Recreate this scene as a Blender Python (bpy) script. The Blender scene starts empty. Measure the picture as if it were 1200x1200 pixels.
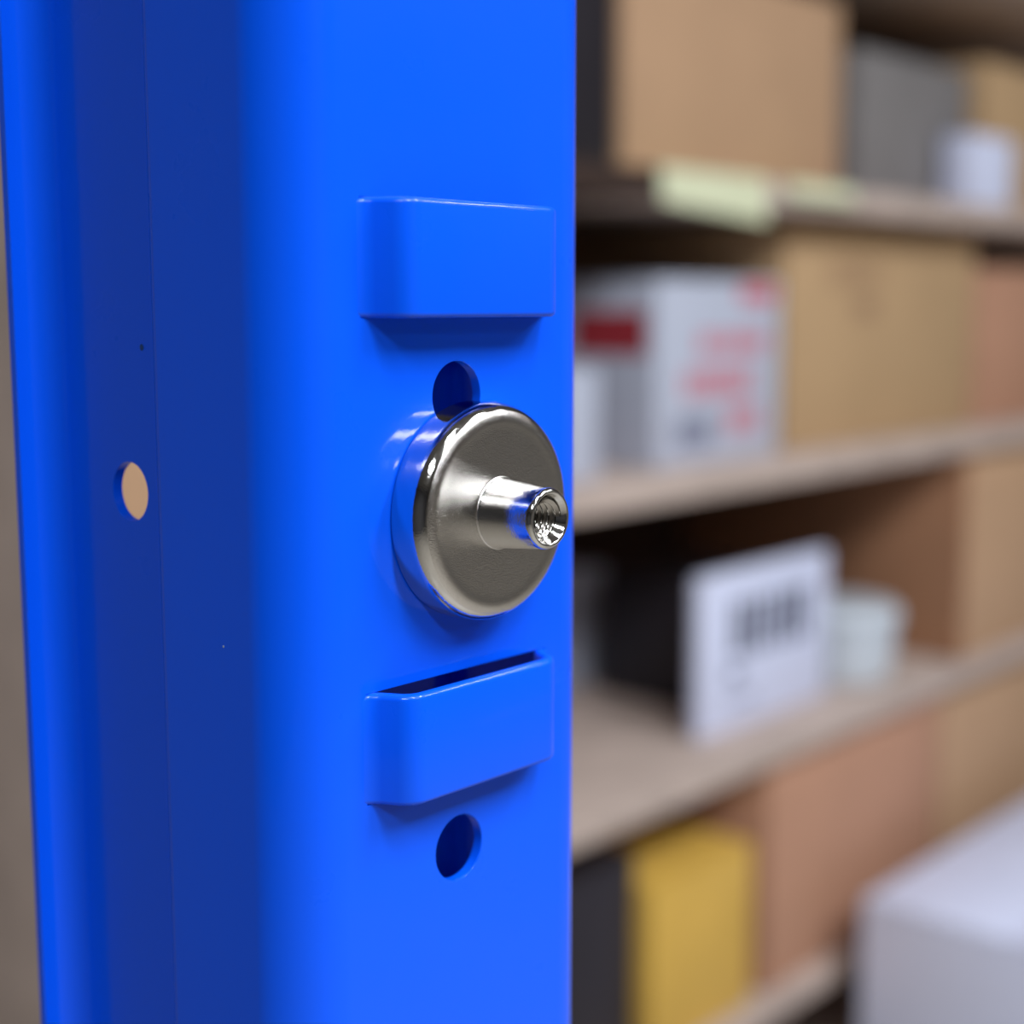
import bpy, bmesh, math, random
from mathutils import Vector, Matrix
random.seed(7)
sc = bpy.context.scene
COL = sc.collection
ZP = 1.35                       # height of the magnet above the floor (m)
MM = 0.001

# ------------------------------------------------------------------ camera
cam = bpy.data.cameras.new('camera')
co = bpy.data.objects.new('camera', cam)
COL.objects.link(co)
sc.camera = co
yaw, pit = math.radians(41.53), math.radians(7.95)
fwd = Vector((math.cos(yaw)*math.cos(pit), math.sin(yaw)*math.cos(pit), -math.sin(pit)))
co.location = (-0.11924, -0.11205, ZP+0.02249)
co.rotation_euler = fwd.to_track_quat('-Z', 'Y').to_euler()
cam.sensor_width = 36
cam.lens = 1759.4/1200*36
cam.clip_start = 0.01
cam.dof.use_dof = True
cam.dof.focus_distance = 0.158
cam.dof.aperture_fstop = (cam.lens*MM)/0.0042
cam.dof.aperture_blades = 0

# ------------------------------------------------------------------ world, lamps, exposure
w = bpy.data.worlds.new('world'); sc.world = w; w.use_nodes = True
w.node_tree.nodes['Background'].inputs[0].default_value = (0.88, 0.94, 1.0, 1)
w.node_tree.nodes['Background'].inputs[1].default_value = 0.12
def area(name, loc, sx, sy, power, target=None, col=(0.93, 0.96, 1.0)):
    l = bpy.data.lights.new(name, 'AREA'); l.shape = 'RECTANGLE'; l.size = sx; l.size_y = sy
    l.energy = power; l.color = col
    o = bpy.data.objects.new(name, l); COL.objects.link(o); o.location = loc
    d = (Vector(target)-Vector(loc)) if target else Vector((0, 0, -1))
    o.rotation_euler = d.to_track_quat('-Z', 'Y').to_euler()
    return o
CZ = 3.05
area('ceiling_lamp', (-0.15, -1.45, CZ), 0.22, 1.3, 42)
area('ceiling_lamp', (1.00, -1.45, CZ), 0.22, 1.3, 42)
area('ceiling_lamp', (2.15, -1.45, CZ), 0.22, 1.3, 28)
area('ceiling_lamp', (4.60, -3.9, CZ), 0.22, 1.3, 13)  # added lamp: brightens the right wall mirrored in the magnet's disc
area('ceiling_lamp', (-1.60, -1.45, CZ), 0.22, 1.3, 34)
area('ceiling_lamp', (0.40, -3.9, CZ), 0.22, 1.3, 20)
sc.view_settings.view_transform = 'Standard'
sc.view_settings.look = 'None'
sc.view_settings.gamma = 1
sc.view_settings.use_curve_mapping = False
sc.view_settings.exposure = 0.42

# ------------------------------------------------------------------ materials
def srgb(r, g, b):
    f = lambda c: (c/255/12.92) if c/255 <= 0.04045 else ((c/255+0.055)/1.055)**2.4
    return (f(r), f(g), f(b), 1)
def mat(name, col, rough=0.6, metal=0.0, coat=0.0, var=0.0, scale=20, bump=0.0, bscale=200, stretch=(1, 1, 1),
        rvar=0.0, spec=0.5, bdist=0.001):
    m = bpy.data.materials.new(name); m.use_nodes = True
    nt = m.node_tree; N = nt.nodes; L = nt.links
    p = N['Principled BSDF']
    c = col if len(col) == 4 else (*col, 1)
    p.inputs['Base Color'].default_value = c
    p.inputs['Roughness'].default_value = rough
    p.inputs['Metallic'].default_value = metal
    p.inputs['Specular IOR Level'].default_value = spec
    if coat:
        p.inputs['Coat Weight'].default_value = coat
        p.inputs['Coat Roughness'].default_value = 0.05
    tc = N.new('ShaderNodeTexCoord'); mp = N.new('ShaderNodeMapping')
    mp.inputs['Scale'].default_value = stretch
    L.new(tc.outputs['Object'], mp.inputs['Vector'])
    if var or rvar:
        n = N.new('ShaderNodeTexNoise'); n.inputs['Scale'].default_value = scale; n.inputs['Detail'].default_value = 5
        L.new(mp.outputs['Vector'], n.inputs['Vector'])
        if var:
            r = N.new('ShaderNodeValToRGB')
            r.color_ramp.elements[0].position = 0.3; r.color_ramp.elements[1].position = 0.7
            r.color_ramp.elements[0].color = tuple(x*(1-var) for x in c[:3])+(1,)
            r.color_ramp.elements[1].color = tuple(min(1, x*(1+var)) for x in c[:3])+(1,)
            L.new(n.outputs['Fac'], r.inputs['Fac']); L.new(r.outputs['Color'], p.inputs['Base Color'])
        if rvar:
            mr = N.new('ShaderNodeMapRange')
            mr.inputs['To Min'].default_value = max(0.02, rough-rvar); mr.inputs['To Max'].default_value = rough+rvar
            mr.inputs['From Min'].default_value = 0.3; mr.inputs['From Max'].default_value = 0.7
            L.new(n.outputs['Fac'], mr.inputs['Value']); L.new(mr.outputs['Result'], p.inputs['Roughness'])
    if bump:
        n2 = N.new('ShaderNodeTexNoise'); n2.inputs['Scale'].default_value = bscale; n2.inputs['Detail'].default_value = 3
        L.new(mp.outputs['Vector'], n2.inputs['Vector'])
        b = N.new('ShaderNodeBump'); b.inputs['Strength'].default_value = bump; b.inputs['Distance'].default_value = bdist
        L.new(n2.outputs['Fac'], b.inputs['Height']); L.new(b.outputs['Normal'], p.inputs['Normal'])
        if coat: L.new(b.outputs['Normal'], p.inputs['Coat Normal'])
    return m
M = {}
M['blue'] = mat('blue_powder_paint', (0.001, 0.092, 0.86), 0.30, coat=0.4, bump=0.10, bscale=260, bdist=0.0002, rvar=0.04, scale=60, spec=0.12)
M['nickel'] = mat('polished_nickel', (0.66, 0.65, 0.63), 0.09, metal=1, rvar=0.03, scale=3000, bump=0.3, bscale=4500, bdist=0.00004)
M['nickel_face'] = mat('grained_nickel', (0.62, 0.60, 0.575), 0.16, metal=1, rvar=0.08, scale=7000, var=0.08, bump=0.7, bscale=9000, bdist=0.00005)
M['wood'] = mat('particle_board', srgb(190, 172, 162), 0.7, var=0.12, scale=14, bump=0.2, bscale=60)
M['dark_wood'] = mat('dark_brown_board', srgb(56, 38, 30), 0.8, var=0.15, scale=10)
M['card'] = mat('cardboard', srgb(186, 150, 118), 0.85, var=0.05, scale=9, bump=0.1, bscale=80)
M['card_tan'] = mat('yellowish_cardboard', srgb(184, 152, 114), 0.85, var=0.04, scale=7, bump=0.1, bscale=80)
M['card_red'] = mat('reddish_cardboard', srgb(184, 138, 112), 0.85, var=0.05, scale=9, bump=0.1, bscale=80)
M['tape'] = mat('brown_packing_tape', srgb(168, 134, 98), 0.35)
M['white_card'] = mat('white_coated_card', srgb(188, 194, 212), 0.5, var=0.03, scale=6)
M['white_paper'] = mat('white_paper', srgb(216, 222, 248), 0.7, var=0.02, scale=8)
M['red_ink'] = mat('red_ink', srgb(205, 110, 125), 0.6)
M['red_ink2'] = mat('deep_red_ink', srgb(170, 50, 62), 0.6)
M['grey_ink'] = mat('blue_grey_ink', srgb(112, 116, 142), 0.6)
M['dark_ink'] = mat('dark_grey_ink', srgb(78, 82, 102), 0.6)
M['brown_ink'] = mat('faded_brown_ink', srgb(160, 128, 98), 0.8)
M['black_card'] = mat('black_card', srgb(34, 30, 38), 0.5, var=0.1, scale=12)
M['grey_card'] = mat('grey_card', srgb(126, 122, 122), 0.6, var=0.06, scale=12)
M['yellow'] = mat('yellow_card', srgb(214, 172, 78), 0.55, var=0.06, scale=10)
M['green_paper'] = mat('pale_green_paper', srgb(216, 220, 186), 0.7, var=0.04, scale=12)
M['green_border'] = mat('olive_border_paper', srgb(168, 160, 104), 0.7)
M['film'] = mat('pale_wrapping_film', srgb(205, 214, 224), 0.3, var=0.05, scale=10, bump=0.3, bscale=40)
M['wall'] = mat('taupe_wall_paint', srgb(134, 128, 122), 0.85, var=0.04, scale=2, bump=0.1, bscale=50)
M['light_wall'] = mat('light_grey_wall_paint', srgb(160, 158, 156), 0.85, var=0.03, scale=2)
M['dark_wall'] = mat('dark_grey_wall_paint', srgb(80, 80, 84), 0.85, var=0.04, scale=2)
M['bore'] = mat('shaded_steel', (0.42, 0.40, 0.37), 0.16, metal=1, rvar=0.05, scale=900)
M['floor'] = mat('sealed_concrete', srgb(160, 154, 144), 0.35, var=0.10, scale=3, bump=0.1, bscale=30)
M['ceiling'] = mat('grey_ceiling_paint', srgb(150, 148, 145), 0.9, var=0.03, scale=3)

# ------------------------------------------------------------------ mesh helpers
def obj(name, me, m, parent=None, smooth=None):
    o = bpy.data.objects.new(name, me); COL.objects.link(o)
    if m and not me.materials: me.materials.append(m)
    if smooth is not None:
        for p in me.polygons: p.use_smooth = True
        me.set_sharp_from_angle(angle=math.radians(smooth))
    if parent: o.parent = parent
    return o
def from_bm(bm, name):
    bmesh.ops.recalc_face_normals(bm, faces=bm.faces[:])
    me = bpy.data.meshes.new(name); bm.to_mesh(me); bm.free(); return me
def add_box(bm, x0, x1, y0, y1, z0, z1, bev=0.0, seg=2):
    r = bmesh.ops.create_cube(bm, size=1)
    vs = r['verts']
    for v in vs:
        v.co = Vector((x0 if v.co.x < 0 else x1, y0 if v.co.y < 0 else y1, z0 if v.co.z < 0 else z1))
    if bev:
        es = list({e for v in vs for e in v.link_edges})
        bmesh.ops.bevel(bm, geom=es, offset=bev, segments=seg, affect='EDGES', profile=0.5)
def box_obj(name, b, m, parent=None, bev=0.002):
    bm = bmesh.new(); add_box(bm, *b, bev=bev)
    return obj(name, from_bm(bm, name), m, parent, smooth=40)
def thing(name, label, cat, loc=(0, 0, 0), rz=0, group=None):
    o = bpy.data.objects.new(name, None); COL.objects.link(o)
    o.empty_display_size = 0.02
    o.location = loc; o.rotation_euler = (0, 0, rz); o['label'] = label; o['category'] = cat
    if group: o['group'] = group
    return o
def lathe(bm, prof, seg=96, close=False):
    """prof: list of (radius, y) turned about the Y axis (mm -> m)"""
    rings = []
    for r, y in prof:
        if r < 1e-6:
            rings.append([bm.verts.new((0, y*MM, 0))])
        else:
            rings.append([bm.verts.new((r*MM*math.cos(2*math.pi*k/seg), y*MM, r*MM*math.sin(2*math.pi*k/seg))) for k in range(seg)])
    for a, b in zip(rings, rings[1:]):
        for k in range(seg):
            k2 = (k+1) % seg
            if len(a) == 1 and len(b) == 1: continue
            if len(a) == 1: bm.faces.new((a[0], b[k], b[k2]))
            elif len(b) == 1: bm.faces.new((a[k], a[k2], b[0]))
            else: bm.faces.new((a[k], a[k2], b[k2], b[k]))
def fillet_path(pts, seg=10):
    """pts: (x, y, r) -> list of (x, y, nx, ny) with right-hand normals"""
    out = []
    P = [Vector(p[:2]) for p in pts]
    for i, p in enumerate(P):
        r = pts[i][2]
        if i == 0 or i == len(P)-1 or r == 0:
            d = (P[i+1]-p) if i < len(P)-1 else (p-P[i-1])
            d.normalize(); out.append((p.x, p.y, d.y, -d.x)); continue
        a = (p-P[i-1]).normalized(); b = (P[i+1]-p).normalized()
        ang = a.angle(b); t = r*math.tan(ang/2)
        s = p-a*t
        turn = 1 if a.x*b.y-a.y*b.x > 0 else -1       # 1 = left turn
        c = s+Vector((-a.y, a.x))*r*turn
        n = max(2, int(seg*ang/(math.pi/2))+1)
        for k in range(n+1):
            th = ang*k/n*turn
            v = s-c
            q = Vector((v.x*math.cos(th)-v.y*math.sin(th), v.x*math.sin(th)+v.y*math.cos(th)))
            d = Vector((a.x*math.cos(th)-a.y*math.sin(th), a.x*math.sin(th)+a.y*math.cos(th)))
            out.append((c.x+q.x, c.y+q.y, d.y, -d.x))
    return out

# ================================================================== BLUE UPRIGHT
T = 1.25                          # sheet thickness, mm
CX = -1.2                        # middle of the front face
PITCH = 50.8
XS, XW = 24.0, 21.0              # half widths of side web and of the set-back rear web
def half():
    return [(-XW-4.6, 46.4, 0), (-XW, 46.4, 3.8), (-XW, 23.4, 0.65), (-XS, 23.4, 2.35), (-XS, 0, 7.0)]
h = half()
pts = [(CX+x, y, r) for x, y, r in h]+[(CX-x, y, r) for x, y, r in reversed(h)]
path = fillet_path(pts, 16)
bm = bmesh.new()
ZA, ZB = -ZP+0.006, 0.75
lo, hi = [], []
for z, store in ((ZA, lo), (ZB, hi)):
    for x, y, nx, ny in path:
        store.append((bm.verts.new((x*MM, y*MM, z)), bm.verts.new(((x-nx*T)*MM, (y-ny*T)*MM, z))))
for i in range(len(path)-1):
    (a, ai), (b, bi) = lo[i], lo[i+1]; (c, ci), (d, di) = hi[i], hi[i+1]
    bm.faces.new((a, b, d, c)); bm.faces.new((bi, ai, ci, di))
    bm.faces.new((a, ai, bi, b)); bm.faces.new((c, d, di, ci))
for k in (0, len(path)-1):
    bm.faces.new((lo[k][0], hi[k][0], hi[k][1], lo[k][1]))
up_me = from_bm(bm, 'upright')
LZT, LZB = 32.9, 20.9            # louvre top and bottom
SX0, SX1 = -15.6, 13.1           # slot ends
HX, HZ, HR = -1.7, 12.5, 3.75    # front holes
ks = list(range(-5, 5))
CHIPS = [(-22.21, 28.1, 17.6, 0.36, 'dark_chip'), (-25.21, 11.1, -12.8, 0.15, 'chip')]
bc = bmesh.new()
for k in ks:
    add_box(bc, SX0*MM, SX1*MM, -0.004, 0.006, (LZB+k*PITCH)*MM, (LZT+k*PITCH)*MM)
    rot = Matrix.Rotation(math.pi/2, 4, 'X'); rot.translation = Vector((HX*MM, 0, (HZ+k*PITCH)*MM))
    bmesh.ops.create_cone(bc, cap_ends=True, segments=64, radius1=HR*MM, radius2=HR*MM, depth=0.012, matrix=rot)
for zz in (-150.7, 1.4, 153.5):
    for sx in (-1, 1):
        rot = Matrix.Rotation(math.pi/2, 4, 'Y'); rot.translation = Vector(((CX+sx*XW)*MM, 31.3*MM, zz*MM))
        bmesh.ops.create_cone(bc, cap_ends=True, segments=64, radius1=3.35*MM, radius2=3.35*MM, depth=0.010, matrix=rot)
cut_me = from_bm(bc, 'cut')
tmp = bpy.data.objects.new('tmp_upright', up_me); cut = bpy.data.objects.new('tmp_cut', cut_me)
COL.objects.link(tmp); COL.objects.link(cut)
bo = tmp.modifiers.new('b', 'BOOLEAN'); bo.object = cut; bo.operation = 'DIFFERENCE'; bo.solver = 'EXACT'
bv = tmp.modifiers.new('v', 'BEVEL'); bv.width = 0.00032; bv.segments = 3; bv.limit_method = 'ANGLE'; bv.angle_limit = math.radians(50); bv.use_clamp_overlap = True
wn = tmp.modifiers.new('w', 'WEIGHTED_NORMAL'); wn.keep_sharp = True; wn.weight = 100
for p in up_me.polygons: p.use_smooth = True
dg = bpy.context.evaluated_depsgraph_get(); dg.update()
final = bpy.data.meshes.new_from_object(tmp.evaluated_get(dg), preserve_all_data_layers=True, depsgraph=dg)
for o in (tmp, cut): bpy.data.objects.remove(o)
upright = thing('rack_upright', 'tall glossy blue steel rack upright with raised louvres and round holes, in the foreground', 'upright', (0, 0, ZP))
prof_o = obj('profile', final, M['blue'], upright)

# pressed louvres: rounded strip swept along the bridge path
LH, LT, LO = LZT-LZB, 1.4, 4.3
lpath = fillet_path([(-17.3, 0.16, 0), (-15.1, -0.12, 2.2), (-12.9, -LO, 3.1), (10.4, -LO, 3.1), (12.6, -0.12, 2.2), (14.8, 0.16, 0)], 14)
rc = 0.62
def rrect(w_, h_, r, n=5):
    out = []
    for cx, cy, a0 in ((w_-r, h_-r, 0), (r, h_-r, 90), (r, r, 180), (w_-r, r, 270)):
        for k in range(n+1):
            a = math.radians(a0+90*k/n); out.append((cx+r*math.cos(a), cy+r*math.sin(a)))
    return out
sec = rrect(LT, LH, rc)
bm = bmesh.new(); rings = []
for x, y, nx, ny in lpath:
    rings.append([bm.verts.new(((x-nx*u)*MM, (y-ny*u)*MM, (v-LH/2)*MM)) for u, v in sec])
n = len(sec)
for a, b in zip(rings, rings[1:]):
    for k in range(n):
        bm.faces.new((a[k], a[(k+1) % n], b[(k+1) % n], b[k]))
bm.faces.new(rings[0]); bm.faces.new(list(reversed(rings[-1])))
lv_me = from_bm(bm, 'louvre')
for k in ks:
    o = obj('louvre', lv_me, M['blue'], upright, smooth=50)
    o.location = (0, 0, ((LZT+LZB)/2+k*PITCH)*MM)
M['chip'] = mat('paint_fleck', srgb(150, 170, 190), 0.6)
M['dark_chip'] = mat('dark_paint_fleck', srgb(20, 62, 120), 0.6)
for (x, y, z, r, m_) in CHIPS:
    bmc = bmesh.new()
    rot = Matrix.Rotation(math.pi/2, 4, 'Y'); rot.translation = Vector((x*MM, y*MM, z*MM))
    bmesh.ops.create_cone(bmc, cap_ends=True, segments=10, radius1=r*MM, radius2=r*0.6*MM, depth=0.00008, matrix=rot)
    obj('paint_fleck', from_bm(bmc, 'fleck'), M[m_], upright)
bm = bmesh.new(); add_box(bm, -0.05, 0.048, -0.03, 0.075, -ZP, -ZP+0.006, bev=0.001)
obj('foot_plate', from_bm(bm, 'foot_plate'), M['blue'], upright, smooth=40)

# ================================================================== POT MAGNET
RP, HP, RC, SL, SR = 11.9, 4.9, 2.0, 11.8, 3.28
magnet = thing('pot_magnet', 'round nickel-plated pot magnet with a threaded stud, stuck on the blue upright', 'magnet', (0, -0.00004, ZP))
def arc(cx, cy, r, a0, a1, n):
    return [(cx+r*math.cos(math.radians(a0+(a1-a0)*k/n)), cy+r*math.sin(math.radians(a0+(a1-a0)*k/n))) for k in range(n+1)]
# (radius, y) with y negative = out of the face
prof = [(0, 0), (RP-0.35, 0)]+arc(RP-0.25, -0.25, 0.25, 90, 0, 4)+[(RP, -1.0), (RP, -2.0), (RP, -(HP-RC))]
prof += arc(RP-RC, -(HP-RC), RC, 0, -88, 16)[1:]
prof += [(RP-RC-0.25, -HP+0.015), (RP-RC-0.5, -HP+0.04), (RP-RC-1.2, -HP+0.06), (6.0, -HP+0.06), (3.0, -HP+0.06), (0.0, -HP+0.06)]
bm = bmesh.new(); lathe(bm, prof, 128)
cup = from_bm(bm, 'cup'); cup.materials.append(M['nickel']); cup.materials.append(M['nickel_face'])
o = obj('cup', cup, None, magnet, smooth=50)
for p in cup.polygons:
    if p.center.y < -(HP-0.35)*MM: p.material_index = 1
# stud: flared root, straight neck, rounded tip, countersink
root_y = -HP+0.12
prof = [(4.1, root_y+0.1), (4.1, root_y-0.02), (3.98, root_y-0.06), (3.88, root_y-0.16), (3.84, root_y-0.30)]
neck = []
for k in range(13):
    f = k/12; neck.append((3.82+(SR-3.82)*f, (root_y-0.45)*(1-f)+(-SL+0.7)*f))
neck += [(SR-0.02, -SL+0.45), (SR-0.09, -SL+0.22), (SR-0.22, -SL+0.06), (SR-0.36, -SL), (SR-0.52, -SL), (SR-0.6, -SL+0.06), (SR-0.68, -SL+0.16), (2.0, -SL+0.95)]
bm = bmesh.new(); lathe(bm, prof+neck, 96)
st = from_bm(bm, 'stud'); st.materials.append(M['nickel']); st.materials.append(M['nickel_face'])
o = obj('threaded_stud', st, None, magnet, smooth=60)
for p in st.polygons:
    if p.center.y > (root_y-0.2)*MM: p.material_index = 1
# helical internal thread
bm = bmesh.new(); seg = 56; pit_t = 0.8; turns = 9; per = 8
rows = []
tri = [2.05, 2.05, 1.95, 1.78, 1.66, 1.66, 1.78, 1.95]
for i in range(turns*per+1):
    row = []
    for k in range(seg+1):
        s = i/per*pit_t+(k/seg)*pit_t
        rr = tri[i % per]
        y = -SL+0.35+s
        if i < 3: rr = 2.1 if i < 2 else 2.0
        a = 2*math.pi*k/seg
        row.append(bm.verts.new((rr*MM*math.cos(a), y*MM, rr*MM*math.sin(a))))
    rows.append(row)
for a, b in zip(rows, rows[1:]):
    for k in range(seg):
        bm.faces.new((a[k], b[k], b[k+1], a[k+1]))
c = bm.verts.new((0, (-SL+0.35+turns*pit_t-0.1)*MM, 0))
for k in range(seg): bm.faces.new((rows[-1][k+1], rows[-1][k], c))
me = bpy.data.meshes.new('thread'); bm.to_mesh(me); bm.free()
me.flip_normals()
obj('threaded_bore', me, M['bore'], o, smooth=50)

# ================================================================== ROOM
def struct(name, b, m):
    o = box_obj(name, b, m, bev=0); o['kind'] = 'structure'; return o
struct('floor', (-4, 6, -6, 1.72, -0.1, 0), M['floor'])
struct('wall_back', (-4, 6, 1.7, 1.8, 0, 3.3), M['wall'])
struct('wall_right', (6, 6.1, -6, 1.8, 0, 3.3), M['light_wall'])
struct('added_floor_stripe_1', (3.6, 5.2, -3.55, -3.30, 0, 0.002), M['yellow'])  # unseen yellow floor stripe, added for its reflection in the magnet's disc
struct('wall_front', (-4, 6, -6.1, -6, 0, 3.3), M['wall'])
struct('wall_left', (-4.1, -4, -6, 1.8, 0, 3.3), M['dark_wall'])
struct('ceiling', (-4, 6, -6, 1.8, 3.2, 3.3), M['ceiling'])

# ================================================================== BACKGROUND RACK
YF, YB = 0.95, 1.56              # front and back of the boards
RX0, RX1 = 0.56, 3.60
TOPS = [0.571, 0.178, -0.189, -0.581, -0.965]        # board tops relative to the magnet
rack = thing('shelving_rack', 'wide wooden shelving rack packed with cartons, out of focus behind the blue upright', 'shelving', ((RX0+RX1)/2, (YF+YB)/2, 0))
def rbox(name, x0, x1, y0, y1, z0, z1, m, parent, bev=0.002):
    """absolute box parented to a thing standing at its own location"""
    L = parent.location
    return box_obj(name, (x0-L.x, x1-L.x, y0-L.y, y1-L.y, z0-L.z, z1-L.z), m, parent, bev)
for i, t in enumerate(TOPS):
    xa = RX0+0.02
    if i == 1:
        o = rbox('shelf_board', xa, 1.34, YF, YB-0.012, ZP+t-0.033, ZP+t, M['dark_wood'], rack); o['label'] = 'dark brown shelf board'
        xa = 1.342
    rbox('shelf_board', xa, RX1-0.02, YF, YB-0.012, ZP+t-0.033, ZP+t, M['wood'], rack)
rbox('shelf_board', RX0+0.02, RX1-0.02, YF, YB-0.012, 0.06, 0.092, M['wood'], rack)
rbox('end_panel', RX0, RX0+0.02, YF, YB, 0, ZP+0.60, M['wood'], rack)
rbox('end_panel', RX1-0.02, RX1, YF, YB, 0, ZP+0.60, M['wood'], rack)
rbox('back_panel', RX0, RX1, YB-0.012, YB, 0, ZP+0.60, M['dark_wood'], rack)
M['shade_panel'] = mat('shaded_side_brown', srgb(158, 114, 84), 0.8, var=0.1, scale=8)  # brown with the shade of the tall carton's side put into it
rbox('shade_panel', 2.244, 2.258, YF+0.02, YB-0.014, ZP+TOPS[3], ZP+TOPS[2]-0.033, M['shade_panel'], rack)  # added panel, standing in for the shaded left side of the tall carton
rbox('plinth', RX0+0.02, RX1-0.02, YF+0.03, YF+0.05, 0, 0.06, M['wood'], rack)

def shelf_top(i): return ZP+TOPS[i]
def carton(name, label, x0, x1, y0, depth, z0, hgt, m, tape=None, rz=0, group=None, prints=(), flap=True):
    """a closed carton: body, two lid flaps with a seam, tape strip, printed marks on its front (fx0,fx1,fz0,fz1,mat)"""
    cx, cy = (x0+x1)/2, y0+depth/2
    t = thing(name, label, 'box', (cx, cy, z0), rz, group)
    hw, hd = (x1-x0)/2, depth/2
    box_obj('body', (-hw, hw, -hd, hd, 0.0, hgt-0.004 if flap else hgt), m, t, 0.004)
    if flap:
        box_obj('lid_flap', (-hw+0.001, hw-0.001, -hd+0.001, -0.001, hgt-0.004, hgt), m, t, 0.001)
        box_obj('lid_flap', (-hw+0.001, hw-0.001, 0.001, hd-0.001, hgt-0.004, hgt), m, t, 0.001)
    if tape:
        bmt = bmesh.new()
        add_box(bmt, -hw-0.0008, hw+0.0008, -0.024, 0.024, hgt, hgt+0.0006)
        add_box(bmt, -hw-0.0008, -hw, -0.024, 0.024, hgt-0.06, hgt+0.0006)
        add_box(bmt, hw, hw+0.0008, -0.024, 0.024, hgt-0.06, hgt+0.0006)
        obj('packing_tape', from_bm(bmt, 'tape'), tape, t)
    for pr in prints:
        a, b, c_, d, pm = pr[:5]; side = pr[5] if len(pr) > 5 else 'front'
        if side == 'front':
            box_obj('printed_mark', (a-cx, b-cx, -hd-0.0006, -hd, c_-z0, d-z0), pm, t, 0)
        else:
            box_obj('printed_mark', (-hw-0.0006, -hw, a-cy, b-cy, c_-z0, d-z0), pm, t, 0)
    return t
def strokes(x0, x1, z0, z1, m, n, rnd):
    """a printed block made of n upright strokes of uneven width"""
    out = []; x = x0; st = (x1-x0)/n
    for i in range(n):
        wd = st*rnd.uniform(0.45, 0.8); out.append((x, x+wd, z0, z1, m)); x += st
    return out
R = random.Random(3)
# ---- tier on the middle shelf (shelf_top 2)
Z2 = shelf_top(2)
carton('cardboard_carton', 'big plain tan cardboard carton on the middle shelf, right of the white carton', 1.735, 2.345, 1.015, 0.46, Z2, 0.325, M['card_tan'], None,
       prints=strokes(1.86, 2.02, ZP+0.045, ZP+0.085, M['brown_ink'], 7, R)+[(1.93, 2.00, ZP+0.0, ZP+0.03, M['brown_ink'])])
pr = strokes(1.525, 1.69, ZP-0.045, ZP-0.018, M['red_ink'], 8, R)+strokes(1.49, 1.66, ZP-0.10, ZP-0.066, M['red_ink'], 7, R)
pr += strokes(1.595, 1.68, ZP-0.152, ZP-0.118, M['red_ink'], 4, R)+strokes(1.475, 1.56, ZP-0.165, ZP-0.128, M['grey_ink'], 5, R)
pr += [(1.62, 1.705, ZP+0.022, ZP+0.046, M['red_ink']), (1.03, 1.15, ZP-0.045, ZP+0.012, M['red_ink2'], 'side')]
carton('printed_carton', 'white carton with red printed marks on the middle shelf, left of the big tan carton', 1.428, 1.722, 1.015, 0.33, Z2, 0.242, M['white_card'], None, prints=pr)
carton('cardboard_carton', 'low reddish cardboard carton at the right frame edge on the middle shelf', 2.362, 2.95, 1.02, 0.42, Z2, 0.272, M['card_red'], M['tape'])
carton('small_carton', 'narrow cream carton on the middle shelf, half hidden behind the blue upright', 1.19, 1.302, 1.005, 0.12, Z2, 0.135, M['white_card'], None)
carton('cardboard_carton', 'cardboard carton on the middle shelf seen through the side hole of the blue upright', 0.59, 1.12, 0.97, 0.5, Z2-0.0, 0.31, M['card'], M['tape'])
# ---- tier on the lower shelf (shelf_top 3)
Z3 = shelf_top(3)
carton('cardboard_carton', 'tall cardboard carton on the lower shelf at the right frame edge, filling the tier', 2.262, 2.92, 0.972, 0.5, Z3, 0.353, M['card'], None)
pr = strokes(1.640, 1.738, ZP-0.475, ZP-0.395, M['dark_ink'], 3, R)+strokes(1.742, 1.850, ZP-0.475, ZP-0.395, M['dark_ink'], 3, R)
pr += strokes(1.63, 1.70, ZP-0.545, ZP-0.535, M['grey_ink'], 6, R)+[(1.63, 1.66, ZP-0.51, ZP-0.49, M['grey_ink'])]
carton('labelled_carton', 'upright white carton with two dark printed blocks, on the lower shelf', 1.560, 1.905, 1.03, 0.018, Z3, 0.229, M['white_paper'], None, prints=pr, flap=False)
carton('black_carton', 'black carton on the lower shelf, behind the white carton with dark print', 1.69, 1.93, 1.135, 0.165, Z3, 0.192, M['black_card'], None)
carton('pale_carton', 'pale grey carton on the lower shelf, half hidden behind the blue upright', 1.42, 1.76, 1.345, 0.18, Z3, 0.185, M['white_card'], None)
# round white tub with a lid
t = thing('lidded_tub', 'round white plastic tub with a rounded lid on the lower shelf', 'tub', (2.03, 1.075, Z3))
bm = bmesh.new()
lathe(bm, [(0, 0), (66, 0), (78, -4), (85, -40), (88, -100), (88, -104), (0, -104)], 64)
obj('bucket', from_bm(bm, 'bucket'), M['film'], t, smooth=40).rotation_euler = (-math.pi/2, 0, 0)
bm = bmesh.new()
lathe(bm, [(0, -106), (89, -106), (90, -98), (94, -98), (94, -104)]+arc(74, -104, 20, 0, -90, 8)+[(64, -126), (0, -127)], 64)
obj('lid', from_bm(bm, 'lid'), M['film'], t, smooth=40).rotation_euler = (-math.pi/2, 0, 0)
# ---- tier under the lower shelf (shelf_top 4)
Z4 = shelf_top(4)
carton('cardboard_carton', 'reddish brown cardboard carton under the lower shelf, between yellow carton and wide carton', 1.655, 2.185, 0.972, 0.5, Z4, 0.345, M['card_red'], M['tape'])
carton('cardboard_carton', 'wide tan cardboard carton under the lower shelf at the right frame edge', 2.225, 2.95, 0.985, 0.5, Z4, 0.345, M['card'], M['tape'])
carton('yellow_carton', 'yellow carton with its lid below the board, under the lower shelf', 1.38, 1.62, 0.975, 0.4, Z4, 0.238, M['yellow'], None)
carton('black_carton', 'black carton under the lower shelf beside the blue upright, left of the yellow carton', 1.13, 1.365, 0.99, 0.42, Z4, 0.29, M['black_card'], None)
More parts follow.
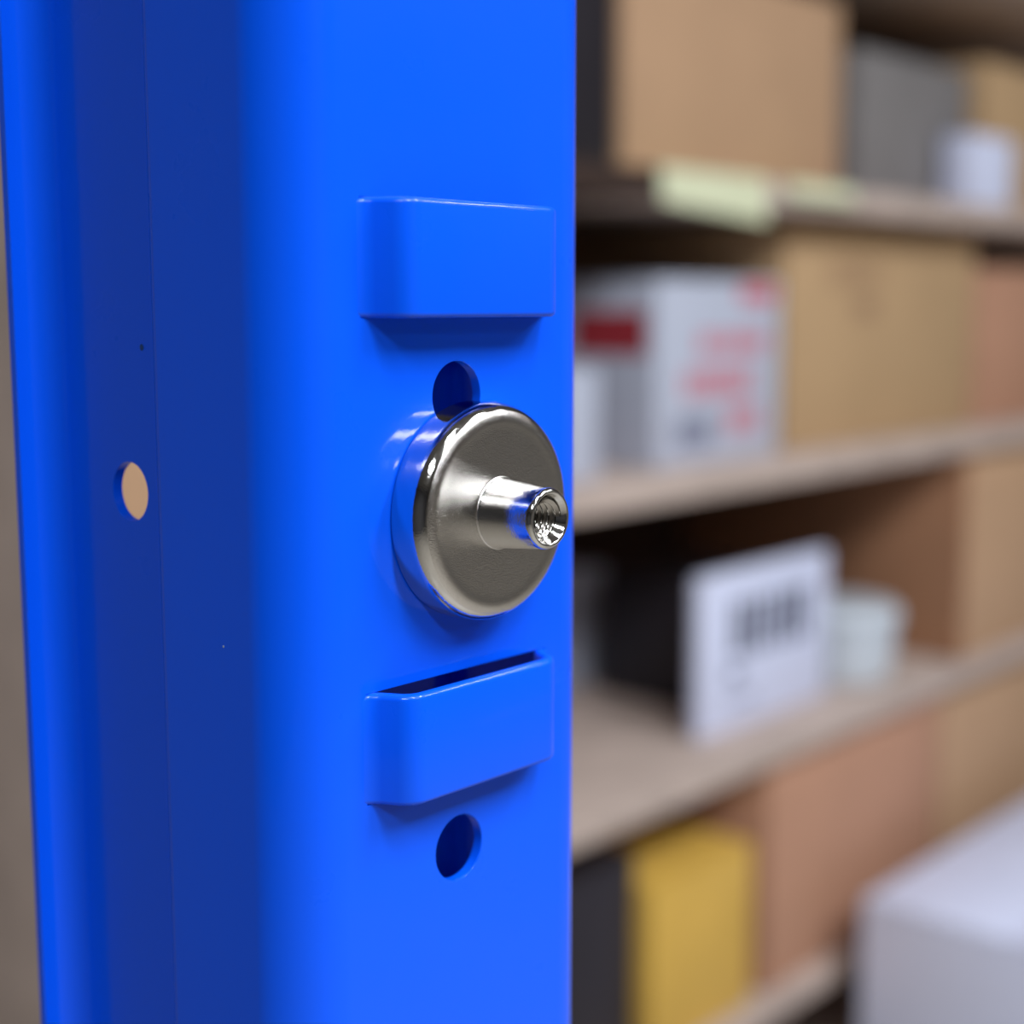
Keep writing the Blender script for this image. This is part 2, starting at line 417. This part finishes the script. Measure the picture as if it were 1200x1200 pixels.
# ---- tier on the upper shelf (shelf_top 1)
Z1 = shelf_top(1)
carton('grey_carton', 'low grey carton on the upper shelf between the hanging papers', 1.93, 2.30, 1.02, 0.4, Z1, 0.22, M['grey_card'], None)
carton('cardboard_carton', 'cardboard carton on the upper shelf behind the pale green papers', 1.36, 1.88, 1.02, 0.45, Z1, 0.27, M['card'], M['tape'])
carton('cardboard_carton', 'cardboard carton on the upper shelf at the right frame edge', 2.36, 2.95, 1.02, 0.45, Z1, 0.25, M['card_tan'], M['tape'])
carton('black_carton', 'black carton on the upper shelf beside the blue upright', 1.0, 1.32, 1.0, 0.45, Z1, 0.24, M['black_card'], None)
# papers draped over the upper shelf's edge
def paper(label, x0, x1, drop, back, m, border=None, tilt=0.0, cat='paper', group=None):
    t = thing('hanging_paper', label, cat, ((x0+x1)/2, YF-0.003, Z1))
    hw = (x1-x0)/2; th = 0.0014
    pa = fillet_path([(back, 0.001, 0), (-0.0012, 0.001, 0.004), (-0.0045, -drop, 0)], 6)
    bmp = bmesh.new(); rings = []
    for x, y, nx, ny in pa:
        fr = max(0, -y)/drop
        rings.append([bmp.verts.new((s*hw+0, x+nx*u*0, 0)) for s in (-1, 1) for u in (0, 1)])
        for v, (s, u) in zip(rings[-1], [(s, u) for s in (-1, 1) for u in (0, 1)]):
            v.co = Vector((s*hw, x+nx*(th if u else 0)*-1*-1, y+ny*(th if u else 0)-fr*s*tilt))
    for a, b in zip(rings, rings[1:]):
        bmp.faces.new((a[0], a[2], b[2], b[0])); bmp.faces.new((a[1], b[1], b[3], a[3]))
        bmp.faces.new((a[0], b[0], b[1], a[1])); bmp.faces.new((a[2], a[3], b[3], b[2]))
    bmp.faces.new(rings[0][:2]+[rings[0][3], rings[0][2]]); bmp.faces.new(rings[-1][:2]+[rings[-1][3], rings[-1][2]])
    obj('sheet', from_bm(bmp, 'sheet'), m, t, smooth=60)
    return t
paper('pale green paper hanging lowest over the upper shelf edge, nearest the blue upright', 1.335, 1.565, 0.047, 0.06, M['green_paper'], tilt=0.008)
paper('pale green paper over the upper shelf edge above the big tan carton', 1.62, 1.79, 0.020, 0.06, M['green_paper'])
carton('small_carton', 'small lilac white carton at the front of the upper shelf near the right frame edge', 2.185, 2.345, 0.955, 0.055, Z1, 0.11, M['white_paper'], None)
# white carton standing on the floor in front of the rack
carton('white_carton', 'large plain white carton standing on the floor in front of the rack', 1.80, 2.60, 0.45, 0.45, 0.0, ZP-0.845, M['white_paper'], None)
